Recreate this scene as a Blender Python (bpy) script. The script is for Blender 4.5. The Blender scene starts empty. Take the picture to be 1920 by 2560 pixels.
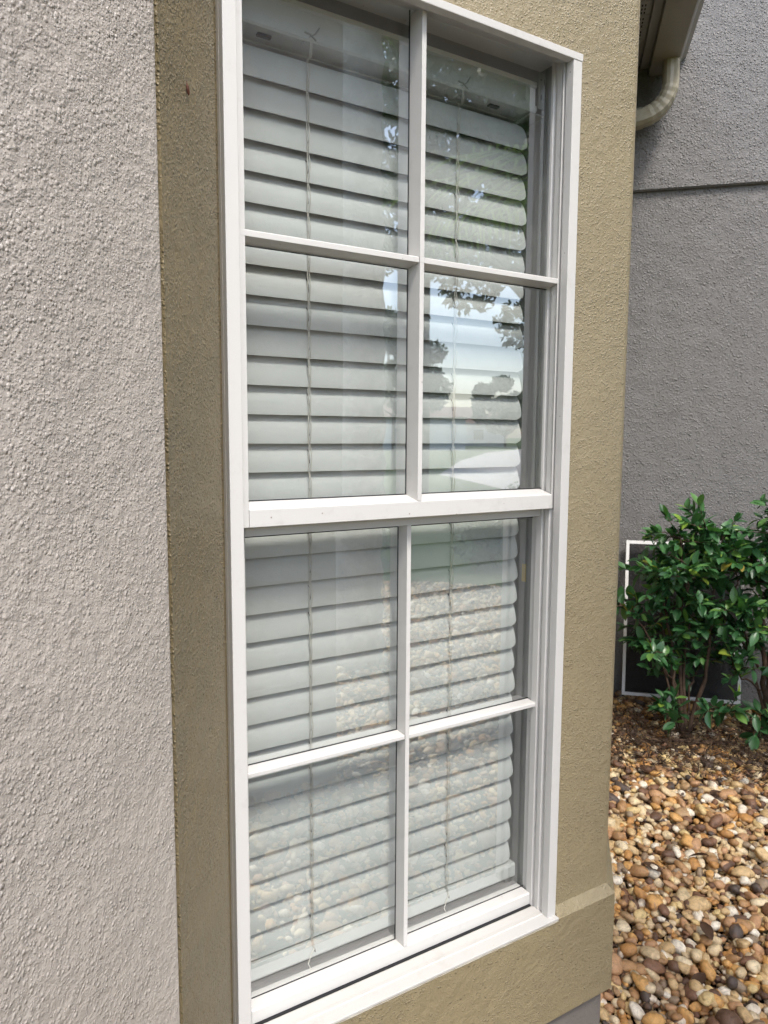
import bpy, bmesh, math, random
import numpy as np
from mathutils import Vector, Matrix

# ------------------------------------------------------------------ camera, sky, sun, exposure
scene = bpy.context.scene
COL = scene.collection
H = 1.32                                   # lens height above the gravel
R = np.array([[0.85429647, -0.0496684, 0.51740756],
              [-0.5197582, -0.09193284, 0.84935256],
              [0.00538077, -0.99452572, -0.10435346]])     # world = R @ camera(x right, y down, z forward)
cam_d = bpy.data.cameras.new('camera'); cam = bpy.data.objects.new('camera', cam_d); COL.objects.link(cam)
rt, up, bk = R @ [1, 0, 0], R @ [0, -1, 0], -(R @ [0, 0, 1])
cam.matrix_world = Matrix(((rt[0], up[0], bk[0], 0), (rt[1], up[1], bk[1], 0), (rt[2], up[2], bk[2], H), (0, 0, 0, 1)))
cam_d.sensor_fit = 'VERTICAL'; cam_d.sensor_height = 36; cam_d.sensor_width = 27; cam_d.lens = 25.636
cam_d.clip_start = 0.02; cam_d.clip_end = 2000
cam_d.dof.use_dof = True; cam_d.dof.focus_distance = 1.12; cam_d.dof.aperture_fstop = 16.0
scene.camera = cam

SUN_EL, SUN_AZ = math.radians(58), math.radians(192)       # azimuth measured clockwise from +Y
world = bpy.data.worlds.new('World'); scene.world = world; world.use_nodes = True
wn = world.node_tree; wn.nodes.clear()
sky = wn.nodes.new('ShaderNodeTexSky'); sky.sky_type = 'NISHITA'; sky.sun_disc = False
sky.sun_elevation = SUN_EL; sky.sun_rotation = SUN_AZ; sky.dust_density = 2.5; sky.air_density = 1.0; sky.ozone_density = 1.0
bg = wn.nodes.new('ShaderNodeBackground'); bg.inputs[1].default_value = 0.15
wo = wn.nodes.new('ShaderNodeOutputWorld')
wn.links.new(sky.outputs[0], bg.inputs[0]); wn.links.new(bg.outputs[0], wo.inputs[0])
sun_d = bpy.data.lights.new('sun', 'SUN'); sun_d.energy = 1.3; sun_d.angle = math.radians(12); sun_d.color = (1.0, 0.965, 0.91)
sun = bpy.data.objects.new('sun', sun_d); COL.objects.link(sun)
sdir = Vector((math.sin(SUN_AZ) * math.cos(SUN_EL), math.cos(SUN_AZ) * math.cos(SUN_EL), math.sin(SUN_EL)))
sun.rotation_euler = sdir.to_track_quat('Z', 'Y').to_euler(); sun.location = (2, -3, 8)
scene.view_settings.view_transform = 'Standard'; scene.view_settings.look = 'None'
scene.view_settings.exposure = 1.5; scene.view_settings.gamma = 1.0
scene.cycles.max_bounces = 8; scene.cycles.transparent_max_bounces = 16; scene.cycles.caustics_reflective = False

# ------------------------------------------------------------------ helpers (all coordinates are relative to the lens; OFF lifts them to the ground)
OFF = np.array([0, 0, H])

def fin(o, label=None, cat=None, group=None, kind=None):
    if label: o['label'] = label
    if cat: o['category'] = cat
    if group: o['group'] = group
    if kind: o['kind'] = kind
    return o

def thing(name, label, cat, loc, group=None, kind=None):
    o = bpy.data.objects.new(name, None); COL.objects.link(o); o.empty_display_size = 0.05
    o.location = Vector(np.array(loc, float) + OFF)
    return fin(o, label, cat, group, kind)

def wloc(o):
    v = np.array(o.location, float)
    while o.parent: o = o.parent; v = v + np.array(o.location, float)
    return v

class MB:
    def __init__(s): s.v = []; s.f = []; s.mi = []; s.n = 0
    def add(s, verts, faces, mi=0):
        b = s.n; s.v.extend([tuple(map(float, p)) for p in verts]); s.n += len(verts)
        for f in faces: s.f.append(tuple(b + i for i in f)); s.mi.append(mi)
    def box(s, x0, x1, y0, y1, z0, z1, mi=0):
        s.add([(x0, y0, z0), (x1, y0, z0), (x1, y1, z0), (x0, y1, z0), (x0, y0, z1), (x1, y0, z1), (x1, y1, z1), (x0, y1, z1)],
              [(0, 3, 2, 1), (4, 5, 6, 7), (0, 1, 5, 4), (1, 2, 6, 5), (2, 3, 7, 6), (3, 0, 4, 7)], mi)
    def extr_z(s, plan, z0, z1, mi=0):     # plan: ccw list of (x,y)
        n = len(plan)
        s.add([(p[0], p[1], z0) for p in plan] + [(p[0], p[1], z1) for p in plan],
              [tuple(reversed(range(n))), tuple(range(n, 2 * n))] + [(i, (i + 1) % n, n + (i + 1) % n, n + i) for i in range(n)], mi)
    def extr_x(s, prof, x0, x1, mi=0):     # prof: list of (y,z)
        n = len(prof)
        s.add([(x0, p[0], p[1]) for p in prof] + [(x1, p[0], p[1]) for p in prof],
              [tuple(range(n)), tuple(reversed(range(n, 2 * n)))] + [(i, n + i, n + (i + 1) % n, (i + 1) % n) for i in range(n)], mi)
    def extr_dir(s, prof, a, b, mi=0):     # prof: list of 3-D offset vectors, extruded from point a to point b
        a = np.array(a); b = np.array(b); n = len(prof)
        s.add([a + p for p in prof] + [b + p for p in prof],
              [tuple(range(n)), tuple(reversed(range(n, 2 * n)))] + [(i, n + i, n + (i + 1) % n, (i + 1) % n) for i in range(n)], mi)
    def tube(s, pts, rad, seg=8, mi=0, cap=True, sx=1.0, ref=None):
        pts = [np.array(p, float) for p in pts]; n = len(pts)
        if not hasattr(rad, '__len__'): rad = [rad] * n
        prev = None; vs = []
        for i, p in enumerate(pts):
            t = pts[min(i + 1, n - 1)] - pts[max(i - 1, 0)]; t = t / (np.linalg.norm(t) + 1e-12)
            if prev is None:
                r0 = np.array(ref, float) if ref is not None else (np.array([0, 0, 1.]) if abs(t[2]) < .9 else np.array([1., 0, 0]))
            else: r0 = prev
            u = r0 - t * (r0 @ t); u /= np.linalg.norm(u) + 1e-12; w = np.cross(t, u); prev = u
            for k in range(seg):
                a = 2 * math.pi * k / seg
                vs.append(p + rad[i] * (math.cos(a) * u + math.sin(a) * w * sx))
        fs = [(i * seg + k, i * seg + (k + 1) % seg, (i + 1) * seg + (k + 1) % seg, (i + 1) * seg + k) for i in range(n - 1) for k in range(seg)]
        if cap: fs += [tuple(reversed(range(seg))), tuple((n - 1) * seg + k for k in range(seg))]
        s.add(vs, fs, mi)
    def build(s, name, mats, parent=None, smooth=False, bevel=0, origin=None, fix=True, autosm=None):
        v = np.array(s.v, float) + OFF
        if parent is not None: org = wloc(parent)
        elif origin is not None: org = np.array(origin, float) + OFF
        else: org = np.array([(v[:, 0].min() + v[:, 0].max()) / 2, (v[:, 1].min() + v[:, 1].max()) / 2, v[:, 2].min()])
        me = bpy.data.meshes.new(name); me.from_pydata([tuple(p) for p in v - org], [], s.f)
        if not isinstance(mats, (list, tuple)): mats = [mats]
        for m in mats: me.materials.append(m)
        if len(mats) > 1: me.polygons.foreach_set('material_index', s.mi)
        if fix:
            bm = bmesh.new(); bm.from_mesh(me); bmesh.ops.recalc_face_normals(bm, faces=bm.faces); bm.to_mesh(me); bm.free()
        if smooth: me.polygons.foreach_set('use_smooth', [True] * len(me.polygons))
        me.update()
        o = bpy.data.objects.new(name, me); COL.objects.link(o)
        if parent is not None: o.parent = parent
        else: o.location = Vector(org)
        if bevel:
            b = o.modifiers.new('bevel', 'BEVEL'); b.width = bevel; b.segments = 2; b.limit_method = 'ANGLE'; b.angle_limit = math.radians(35); b.harden_normals = False
        return o

def np_mesh(name, V, F, mats, mi=None, parent=None, smooth=True, origin=None):
    """big mesh straight from arrays; F is (n,3) or (n,4)"""
    V = np.asarray(V, float) + OFF
    if parent is not None: org = wloc(parent)
    else: org = np.array([V[:, 0].mean(), V[:, 1].mean(), V[:, 2].min()])
    V = V - org; k = F.shape[1]
    me = bpy.data.meshes.new(name); me.vertices.add(len(V)); me.vertices.foreach_set('co', V.astype(np.float32).ravel())
    me.loops.add(F.size); me.loops.foreach_set('vertex_index', F.astype(np.int32).ravel())
    me.polygons.add(len(F)); me.polygons.foreach_set('loop_start', np.arange(0, F.size, k, dtype=np.int32))
    me.polygons.foreach_set('use_smooth', np.full(len(F), smooth))
    if not isinstance(mats, (list, tuple)): mats = [mats]
    for m in mats: me.materials.append(m)
    if mi is not None: me.polygons.foreach_set('material_index', np.asarray(mi, np.int32))
    me.update(calc_edges=True)
    o = bpy.data.objects.new(name, me); COL.objects.link(o)
    if parent is not None: o.parent = parent
    else: o.location = Vector(org)
    return o

# ------------------------------------------------------------------ materials
def srgb(r, g, b):
    f = lambda c: (c / 255 / 12.92) if c / 255 <= .04045 else ((c / 255 + .055) / 1.055) ** 2.4
    return (f(r), f(g), f(b), 1)

class NT:
    def __init__(s, name):
        s.m = bpy.data.materials.new(name); s.m.use_nodes = True; s.t = s.m.node_tree; s.t.nodes.clear()
        s.out = s.n('ShaderNodeOutputMaterial')
    def n(s, typ, **k):
        o = s.t.nodes.new(typ)
        for a, b in k.items(): setattr(o, a, b)
        return o
    def l(s, a, b): s.t.links.new(a, b)
    def coord(s): return s.n('ShaderNodeTexCoord').outputs['Object']
    def geo(s): return s.n('ShaderNodeNewGeometry')
    def noise(s, vec, scale, detail=3, rough=.55, dist=0):
        o = s.n('ShaderNodeTexNoise'); o.inputs['Scale'].default_value = scale; o.inputs['Detail'].default_value = detail
        o.inputs['Roughness'].default_value = rough; o.inputs['Distortion'].default_value = dist; s.l(vec, o.inputs['Vector']); return o
    def voro(s, vec, scale, feature='F1', rnd=1):
        o = s.n('ShaderNodeTexVoronoi'); o.feature = feature; o.inputs['Scale'].default_value = scale; o.inputs['Randomness'].default_value = rnd
        s.l(vec, o.inputs['Vector']); return o
    def ramp(s, fac, stops, interp='LINEAR'):
        o = s.n('ShaderNodeValToRGB'); o.color_ramp.interpolation = interp
        e = o.color_ramp.elements
        while len(e) > 1: e.remove(e[0])
        e[0].position = stops[0][0]; e[0].color = stops[0][1] if hasattr(stops[0][1], '__len__') else (stops[0][1],) * 3 + (1,)
        for p, c in stops[1:]:
            q = e.new(p); q.color = c if hasattr(c, '__len__') else (c, c, c, 1)
        s.l(fac, o.inputs[0]); return o
    def math(s, op, a, b=None):
        o = s.n('ShaderNodeMath', operation=op)
        for i, x in enumerate((a, b)):
            if x is None: continue
            if isinstance(x, (int, float)): o.inputs[i].default_value = x
            else: s.l(x, o.inputs[i])
        return o.outputs[0]
    def mix(s, fac, a, b, blend='MIX'):
        o = s.n('ShaderNodeMix', data_type='RGBA', blend_type=blend)
        for i, x in ((0, fac), (6, a), (7, b)):
            if isinstance(x, (int, float)): o.inputs[i].default_value = x
            elif isinstance(x, tuple): o.inputs[i].default_value = x
            else: s.l(x, o.inputs[i])
        return o.outputs[2]
    def bump(s, h, strength, dist, normal=None):
        o = s.n('ShaderNodeBump'); o.inputs['Strength'].default_value = strength; o.inputs['Distance'].default_value = dist
        s.l(h, o.inputs['Height'])
        if normal is not None: s.l(normal, o.inputs['Normal'])
        return o.outputs[0]
    def bsdf(s, color, rough=.5, normal=None, spec=.5, metal=0, **k):
        o = s.n('ShaderNodeBsdfPrincipled')
        for key, x in (('Base Color', color), ('Roughness', rough), ('Specular IOR Level', spec), ('Metallic', metal)):
            if isinstance(x, (int, float, tuple)): o.inputs[key].default_value = x
            else: s.l(x, o.inputs[key])
        if normal is not None: s.l(normal, o.inputs['Normal'])
        for key, x in k.items(): o.inputs[key].default_value = x
        s.l(o.outputs[0], s.out.inputs[0]); return o

def stucco(name, base, scale=150, depth=.004, rough=.5, spec=.5, pits=True, stain=.12, grains=.5, coat=0, sharp=.5, smooth=.3, ior=1.5):
    """sprayed and painted stucco: rounded lumps, narrow pits between them, odd hard grains, faint dirt"""
    t = NT(name); c = t.coord()
    def domes(sc, lo):
        v = t.voro(c, sc); sp = t.n('ShaderNodeSeparateColor'); t.l(v.outputs['Color'], sp.inputs[0])
        r = t.math('ADD', t.math('MULTIPLY', sp.outputs[0], .40), .24); q = t.math('DIVIDE', v.outputs['Distance'], r)
        dm = t.math('MAXIMUM', t.math('SUBTRACT', 1.0, t.math('MULTIPLY', q, q)), 0.0)
        return t.math('MULTIPLY', dm, t.math('ADD', t.math('MULTIPLY', sp.outputs[1], 1 - lo), lo))
    n0 = t.noise(c, scale * .35, 4, .6); n2 = t.noise(c, scale * .09, 3, .5)
    patch = t.ramp(t.noise(c, 8, 4).outputs['Fac'], [(.38, smooth), (.62, 1.0)])
    h = t.math('ADD', t.math('MULTIPLY', domes(scale, .1), .62), t.math('MULTIPLY', domes(scale * 2.1, .0), .34))
    h = t.math('ADD', t.math('MULTIPLY', h, patch.outputs[0]), t.math('MULTIPLY', n0.outputs['Fac'], sharp))
    h = t.math('ADD', h, t.math('MULTIPLY', n2.outputs['Fac'], 1.0))
    big_gr = t.voro(c, scale * .32); gs = t.math('MULTIPLY', t.ramp(big_gr.outputs['Distance'], [(.0, 1.0), (.10, .7), (.16, 0.0)], 'EASE').outputs[0], t.ramp(big_gr.outputs['Color'], [(.74, 0.0), (.78, 1.0)]).outputs[0])
    h = t.math('ADD', h, t.math('MULTIPLY', gs, grains))
    fine = t.noise(c, scale * 3.1, 2); h = t.math('ADD', h, t.math('MULTIPLY', fine.outputs['Fac'], .12))
    nrm = t.bump(h, 1.0, depth)
    big = t.ramp(t.noise(c, 2.3, 4, .6).outputs['Fac'], [(.3, 1 - stain), (.7, 1.0)])
    col = t.mix(1.0, base, big.outputs[0], 'MULTIPLY')
    pit = t.ramp(t.voro(c, 34).outputs['Distance'], [(0, .35), (.055, .5), (.075, 1.0)])
    psel = t.ramp(t.voro(c, 34).outputs['Color'], [(.80, 0.0), (.83, 1.0)])
    col = t.mix(t.math('MULTIPLY', psel.outputs[0], .55 if pits else 0), col, t.mix(1.0, col, pit.outputs[0], 'MULTIPLY'))
    t.bsdf(col, rough, nrm, spec, **({'IOR': ior, 'Coat Weight': coat, 'Coat Roughness': .38} if coat else {'IOR': ior}))
    return t.m

def white_metal(name, base=(.575, .565, .545, 1), rough=.33, dirt=.8, dens=.15):
    t = NT(name); c = t.coord()
    sp = t.voro(c, 85); spk = t.ramp(sp.outputs['Distance'], [(.0, 1.0), (.07, 1.0), (.13, 0.0)])
    sel = t.ramp(sp.outputs['Color'], [(1.0 - dens, 0.0), (1.01 - dens, 1.0)])
    st = t.noise(c, 26, 4, .7); stm = t.ramp(st.outputs['Fac'], [(.56, 0.0), (.78, 1.0)])
    fac = t.math('ADD', t.math('MULTIPLY', spk.outputs[0], sel.outputs[0]), t.math('MULTIPLY', stm.outputs[0], .20))
    col = t.mix(t.math('MULTIPLY', fac, dirt), base, (.20, .17, .13, 1))
    n = t.bump(t.noise(c, 240, 2).outputs['Fac'], .12, .0006)
    t.bsdf(col, rough, n, .5)
    return t.m

def plain(name, col, rough=.5, spec=.5, var=.08, scale=20, bump=0, metal=0):
    t = NT(name); c = t.coord(); n = t.noise(c, scale, 4, .6)
    r = t.ramp(n.outputs['Fac'], [(.3, 1 - var), (.7, 1.0)])
    cc = t.mix(1.0, col, r.outputs[0], 'MULTIPLY')
    nr = t.bump(t.noise(c, scale * 6, 3).outputs['Fac'], .6, bump) if bump else None
    t.bsdf(cc, rough, nr, spec, metal); return t.m

GREY = stucco('grey_stucco', (.525, .474, .420, 1), 230, .0034, .34, .7, stain=.20, grains=.35, smooth=.45, sharp=.9)
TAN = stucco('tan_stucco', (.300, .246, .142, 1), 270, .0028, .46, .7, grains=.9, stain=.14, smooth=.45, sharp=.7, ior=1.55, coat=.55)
TANB = stucco('tan_stucco_base', (.280, .230, .134, 1), 260, .0030, .46, .7, grains=1.4, stain=.2, smooth=.4, sharp=.6, ior=1.5)
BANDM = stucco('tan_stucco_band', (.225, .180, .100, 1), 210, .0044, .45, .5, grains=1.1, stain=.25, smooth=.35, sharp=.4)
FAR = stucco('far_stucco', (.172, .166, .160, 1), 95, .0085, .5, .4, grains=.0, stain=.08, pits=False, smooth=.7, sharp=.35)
CONC = stucco('foundation_concrete', (.22, .20, .18, 1), 90, .003, .85, .2, stain=.4)
WHITE = white_metal('white_painted_aluminium')
SILLW = white_metal('dirty_white_sill', (.50, .49, .465, 1), .42, 1.0, .30)
BLIND = plain('blind_vinyl', (.60, .62, .60, 1), .38, .5, .03, 30)
CORD = plain('blind_cord', (.62, .60, .54, 1), .8, .2, .1, 300)
DARK = plain('dark_gap', (.012, .012, .012, 1), .8, .1)
RUBBER = plain('black_rubber', (.010, .010, .012, 1), .45, .4)
DRY = plain('drywall', (.26, .265, .255, 1), .8, .2, .06)
ROOM = plain('room_wall', (.30, .30, .29, 1), .9, .1)
ZINC = plain('zinc_bracket', (.36, .37, .35, 1), .4, .5, .1, 60, metal=.3)
TAPE = plain('yellow_tape', (.62, .45, .12, 1), .6, .3)

def glass_mat():
    t = NT('window_glass')
    fr = t.n('ShaderNodeFresnel'); fr.inputs[0].default_value = 3.0
    gl = t.n('ShaderNodeBsdfGlossy'); gl.inputs['Roughness'].default_value = 0.0; gl.inputs['Color'].default_value = (.97, .98, .98, 1)
    wav = t.bump(t.noise(t.coord(), 3.0, 1).outputs['Fac'], .35, .002); t.l(wav, gl.inputs['Normal'])
    tr = t.n('ShaderNodeBsdfTransparent'); tr.inputs[0].default_value = (.93, .95, .94, 1)
    clear = t.n('ShaderNodeBsdfTransparent'); clear.inputs[0].default_value = (1, 1, 1, 1)
    df = t.n('ShaderNodeBsdfDiffuse'); df.inputs[0].default_value = (.6, .6, .57, 1)
    m0 = t.n('ShaderNodeMixShader'); sm = t.ramp(t.noise(t.coord(), 7, 5, .7, .6).outputs['Fac'], [(.42, 0.0), (.8, .10)])
    spt = t.voro(t.coord(), 70); sp = t.math('MULTIPLY', t.ramp(spt.outputs['Distance'], [(.0, 1.0), (.04, .8), (.08, 0.0)]).outputs[0], t.ramp(spt.outputs['Color'], [(.93, 0.0), (.95, .30)]).outputs[0])
    t.l(t.math('ADD', sm.outputs[0], sp), m0.inputs[0]); t.l(tr.outputs[0], m0.inputs[1]); t.l(df.outputs[0], m0.inputs[2])
    m1 = t.n('ShaderNodeMixShader'); t.l(fr.outputs[0], m1.inputs[0]); t.l(m0.outputs[0], m1.inputs[1]); t.l(gl.outputs[0], m1.inputs[2])
    g = t.geo(); m2 = t.n('ShaderNodeMixShader'); t.l(g.outputs['Backfacing'], m2.inputs[0]); t.l(m1.outputs[0], m2.inputs[1]); t.l(clear.outputs[0], m2.inputs[2])
    t.l(m2.outputs[0], t.out.inputs[0]); return t.m
GLASS = glass_mat()

def pebble_mat():
    t = NT('river_pebble'); g = t.geo(); c = t.coord()
    cols = [(.0, srgb(206, 180, 138)), (.09, srgb(228, 214, 186)), (.17, srgb(172, 136, 98)), (.25, srgb(124, 94, 76)), (.33, srgb(218, 200, 166)),
            (.41, srgb(212, 168, 108)), (.49, srgb(178, 150, 116)), (.57, srgb(104, 80, 66)), (.63, srgb(236, 231, 220)), (.70, srgb(190, 152, 118)), (.77, srgb(150, 134, 116)), (.83, srgb(222, 200, 150)), (.90, srgb(188, 142, 88)), (.95, srgb(84, 74, 70))]
    r = t.ramp(g.outputs['Random Per Island'], [(p, (c[0] * 1.0, c[1] * .95, c[2] * .84, 1)) for p, c in cols], 'CONSTANT')
    n = t.noise(c, 70, 5, .7, .8); sh = t.ramp(n.outputs['Fac'], [(.32, .55), (.5, .95), (.7, 1.15)])
    col = t.mix(1.0, r.outputs[0], sh.outputs[0], 'MULTIPLY')
    n2 = t.noise(c, 24, 3, .6); col = t.mix(t.ramp(n2.outputs['Fac'], [(.52, 0.0), (.66, .30)]).outputs[0], col, srgb(150, 106, 68))
    t.bsdf(col, .52, t.bump(t.noise(c, 190, 4, .65).outputs['Fac'], .7, .003), .45); return t.m
PEBBLE = pebble_mat()

def leaf_mat(name, stops, rough=.32, trans=.25, spec=.5):
    t = NT(name); g = t.geo()
    r = t.ramp(g.outputs['Random Per Island'], stops)
    p = t.bsdf(r.outputs[0], rough, None, spec)
    tl = t.n('ShaderNodeBsdfTranslucent'); t.l(t.mix(1.0, r.outputs[0], (1.0, 1.25, .5, 1), 'MULTIPLY'), tl.inputs[0])
    m = t.n('ShaderNodeMixShader'); m.inputs[0].default_value = trans; t.l(p.outputs[0], m.inputs[1]); t.l(tl.outputs[0], m.inputs[2]); t.l(m.outputs[0], t.out.inputs[0]); return t.m
SHRUBLEAF = leaf_mat('shrub_leaf', [(0, (.022, .075, .026, 1)), (.5, (.045, .125, .045, 1)), (.84, (.075, .19, .065, 1)), (.95, (.14, .26, .05, 1)), (.98, (.20, .30, .04, 1)), (1, (.28, .20, .04, 1))], .34, .25, .5)
OAKLEAF = leaf_mat('oak_leaf', [(0, (.02, .045, .014, 1)), (1, (.06, .10, .03, 1))], .5, .25)
PALMLEAF = leaf_mat('palm_leaf', [(0, (.08, .16, .03, 1)), (1, (.22, .30, .06, 1))], .35, .35)
PINKLEAF = leaf_mat('pink_blossom', [(0, (.62, .07, .14, 1)), (1, (.8, .16, .24, 1))], .6, .3)
HEDGELEAF = leaf_mat('hedge_leaf', [(0, (.018, .05, .015, 1)), (1, (.06, .12, .03, 1))], .4, .2)
BARK = plain('shrub_bark', (.085, .055, .038, 1), .85, .2, .5, 60, .004)
PALEBARK = plain('pale_palm_bark', (.74, .69, .62, 1), .85, .2, .55, 9, .02)
OAKBARK = plain('oak_bark', (.09, .075, .06, 1), .9, .1, .5, 9, .02)

# ------------------------------------------------------------------ the ground
GZ = -H
def poly_sheet(name, pts, z, mat, label=None, kind='structure', cat=None):
    m = MB(); m.add([(x, y, z) for x, y in pts], [tuple(range(len(pts)))]); o = m.build(name, mat)
    fin(o, label, cat, kind=kind); return o
def grass_mat():
    t = NT('lawn'); c = t.coord(); n = t.noise(c, 1.2, 4, .6)
    r = t.ramp(n.outputs['Fac'], [(.3, (.05, .085, .025, 1)), (.7, (.085, .13, .04, 1))])
    t.bsdf(r.outputs[0], .9, t.bump(t.noise(c, 60, 3).outputs['Fac'], .8, .05), .1); return t.m
LAWN = grass_mat()
CONCRETE = plain('driveway_concrete', (.50, .47, .43, 1), .85, .2, .15, 1.5, .002)
SOIL = plain('gravel_bed_soil', (.030, .020, .013, 1), .95, .1, .5, 30, .01)
poly_sheet('ground', [(-600, -600), (600, -600), (600, 600), (-600, 600)], GZ - .030, LAWN, 'green lawn reaching to the street')
BED = [(-2.5, -3.6), (3.2, -3.9), (4.6, -2.6), (5.6, -.3), (5.1, 1.2), (2.72, 2.72), (1.06, .95), (-2.5, .95)]
poly_sheet('soil_ground', BED, GZ - .012, SOIL, 'dark soil under the river pebbles')
poly_sheet('driveway', [(9.5, -6.5), (12.2, -12.5), (15, -19), (25, -31), (40, -47), (75, -75), (90, -40), (60, 5), (20, 2)], GZ - .020, CONCRETE, 'pale concrete driveway')

# ------------------------------------------------------------------ walls
S2 = math.sqrt(.5)
def rounded(pts, idx, r, n=4):
    """round the corners idx of an open/closed plan list"""
    out = []
    for i, p in enumerate(pts):
        if i not in idx: out.append(p); continue
        p = np.array(p, float); a = np.array(pts[i - 1], float); b = np.array(pts[(i + 1) % len(pts)], float)
        u = (a - p) / np.linalg.norm(a - p); v = (b - p) / np.linalg.norm(b - p)
        A = p + u * r; B = p + v * r
        for k in range(n + 1):
            t = k / n; q = (1 - t) ** 2 * A + 2 * t * (1 - t) * p + t * t * B; out.append((q[0], q[1]))
    return out
WT = 2.3                                   # top of the near walls
# left grey wall, 45 degrees to the window
ge = np.array([.1960, .7400]); dg = np.array([-S2, -S2]); ng = np.array([-S2, S2])
ga = ge; gb = ge + dg * 2.6
plan = rounded([tuple(ga), tuple(gb), tuple(gb + ng * .22), tuple(ga + ng * .22)][::-1], [3], .007)
m = MB(); m.extr_z(plan, GZ - .03, WT)
fin(m.build('stucco_wall', GREY, smooth=False), 'pale grey rough stucco wall nearest the lens, left of the tan strip', 'wall')

# tan surround: band on the 45 degree wall, face round the window, return wall to the back
tw = thing('window_surround_wall', 'tan painted stucco wall that holds the white window and turns a corner', 'wall', (.69, .95, -1.05))
LZ = -.854
fb = .010                                   # radius where the band meets the flange
m = MB()
BD = np.array([-.1200, -.1650]); BL0 = np.array([.316, .905])       # the band runs back from the flange to behind the grey edge
bq = BL0 + BD * .986; bh = ge + ng * .006
BU = BD / np.linalg.norm(BD); BN = np.array([BU[1], -BU[0]]); BN = -BN if BN[0] < 0 else BN
g0, g1 = BL0 + BU * .019, BL0 + BU * .027
band = [(.3163, .9220), tuple(BL0 + BU * .016 - BN * .013), tuple(g0 - BN * .006), tuple(g0 + BU * .003 - BN * .0015), tuple(g1), tuple(bq), tuple(bq * .2 + bh * .8 + np.array([.002, .002])), tuple(bh + ng * .02), (.3163, .99)]
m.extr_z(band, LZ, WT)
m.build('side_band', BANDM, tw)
# face with the window hole (one ring, extruded)
def ring(m, X0, X1, Z0, Z1, x0, x1, z0, z1, ya, yb):
    o = [(X0, Z0), (X1, Z0), (X1, Z1), (X0, Z1)]; i = [(x0, z0), (x1, z0), (x1, z1), (x0, z1)]
    vs = [(x, ya, z) for x, z in o + i] + [(x, yb, z) for x, z in o + i]; fs = []
    for k in range(4):
        n = (k + 1) % 4
        fs += [(k, n, 4 + n, 4 + k), (8 + k, 12 + k, 12 + n, 8 + n), (k, 8 + k, 8 + n, n), (4 + k, 4 + n, 12 + n, 12 + k)]
    m.add(vs, fs)
m = MB(); m.box(.3162, .3262, .905, .9120, LZ, .6108); m.box(.9078, 1.02, .905, .9120, LZ, .6108); m.box(.3162, 1.02, .905, .9120, .6108, WT)
m.box(.3162, .3200, .9120, .985, LZ, .640); m.box(.9180, 1.02, .9120, .985, LZ, .640); m.box(.3162, 1.02, .9120, .985, .640, WT)
m.build('wall_face', TAN, tw)
# corner and return as one rounded strip
pl = rounded([(1.02, .905), (1.0570, .905), (2.750, 2.598), (2.69, 2.66), (1.02, .985)], [1], .010, 5)
m = MB(); m.extr_z(pl, LZ, WT); m.build('return_wall', TAN, tw)
# base band with a chamfered top
def offs_path(path, d):
    """offset an open polyline to its right by d (mitred)"""
    P = [np.array(p, float) for p in path]; out = []
    for i, p in enumerate(P):
        ns = []
        if i > 0: e = P[i] - P[i - 1]; e /= np.linalg.norm(e); ns.append(np.array([e[1], -e[0]]))
        if i < len(P) - 1: e = P[i + 1] - P[i]; e /= np.linalg.norm(e); ns.append(np.array([e[1], -e[0]]))
        if len(ns) == 1: out.append(p + ns[0] * d)
        else:
            b = ns[0] + ns[1]; out.append(p + b * d / (1 + ns[0] @ ns[1]))
    return out
path = [tuple(BL0 + BD * .9), (.316, .905), (1.057, .905), (2.742, 2.590)]
def skirt(prof, back, path):
    """prof: list of (offset, z) from top inner to bottom inner"""
    m = MB(); loops = [offs_path(path, o) for o, z in prof]; n = len(path); k = len(prof)
    vs = [(p[0], p[1], prof[j][1]) for j in range(k) for p in loops[j]]
    fs = [(j * n + i, j * n + i + 1, (j + 1) % k * n + i + 1, (j + 1) % k * n + i) for j in range(k) for i in range(n - 1)]
    fs += [tuple(j * n for j in range(k)), tuple((j * n + n - 1) for j in reversed(range(k)))]
    m.add(vs, fs); return m
m = skirt([(-.09, -.8745), (-.05, -.8745), (-.05, -.8712), (.0162, -.8712), (.0160, -1.064), (.013, -1.068), (-.09, -1.068)], 0, path)
for sub in ([tuple(BL0 + BD * .9), (.316, .905), (.3172, .905)], [(.9163, .905), (1.057, .905), (2.742, 2.590)]):
    q = skirt([(-.012, LZ), (.0003, LZ), (.0140, -.8665), (.0161, -.8690), (.0161, -.8714), (-.012, -.8714)], 0, sub)
    m.add(q.v, q.f)
o = m.build('base_ledge', TANB, tw)
m = skirt([(-.12, -1.0685), (-.002, -1.0685), (-.002, GZ - .03), (-.12, GZ - .03)], 0, path)
m.build('foundation', CONC, tw)

# far grey wall
def FW(u, o, z):                            # u along the wall (to the right), o out of the wall towards the lens
    c = 5.350 / 2
    return np.array([c + u * S2 - o * S2, c - u * S2 - o * S2, z])
fw = thing('far_stucco_wall', 'grey stucco wall of the house in the background with a horizontal ledge line', 'wall', FW(1, 0, GZ))
def fwbox(m, u0, u1, o0, o1, z0, z1):
    vs = [FW(u, o, z) for z in (z0, z1) for u, o in ((u0, o0), (u1, o0), (u1, o1), (u0, o1))]
    m.add(vs, [(0, 3, 2, 1), (4, 5, 6, 7), (0, 1, 5, 4), (1, 2, 6, 5), (2, 3, 7, 6), (3, 0, 4, 7)])
GRV = 1.152
m = MB(); fwbox(m, -.3, 6.0, -.25, 0, GZ - .03, GRV); m.build('lower_wall', FAR, fw)
m = MB(); vs = []
m2 = MB()
pr = [(-.25, GRV + .0005), (.012, GRV + .0005), (.020, GRV + .008), (.020, 4.2), (-.25, 4.2)]
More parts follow.
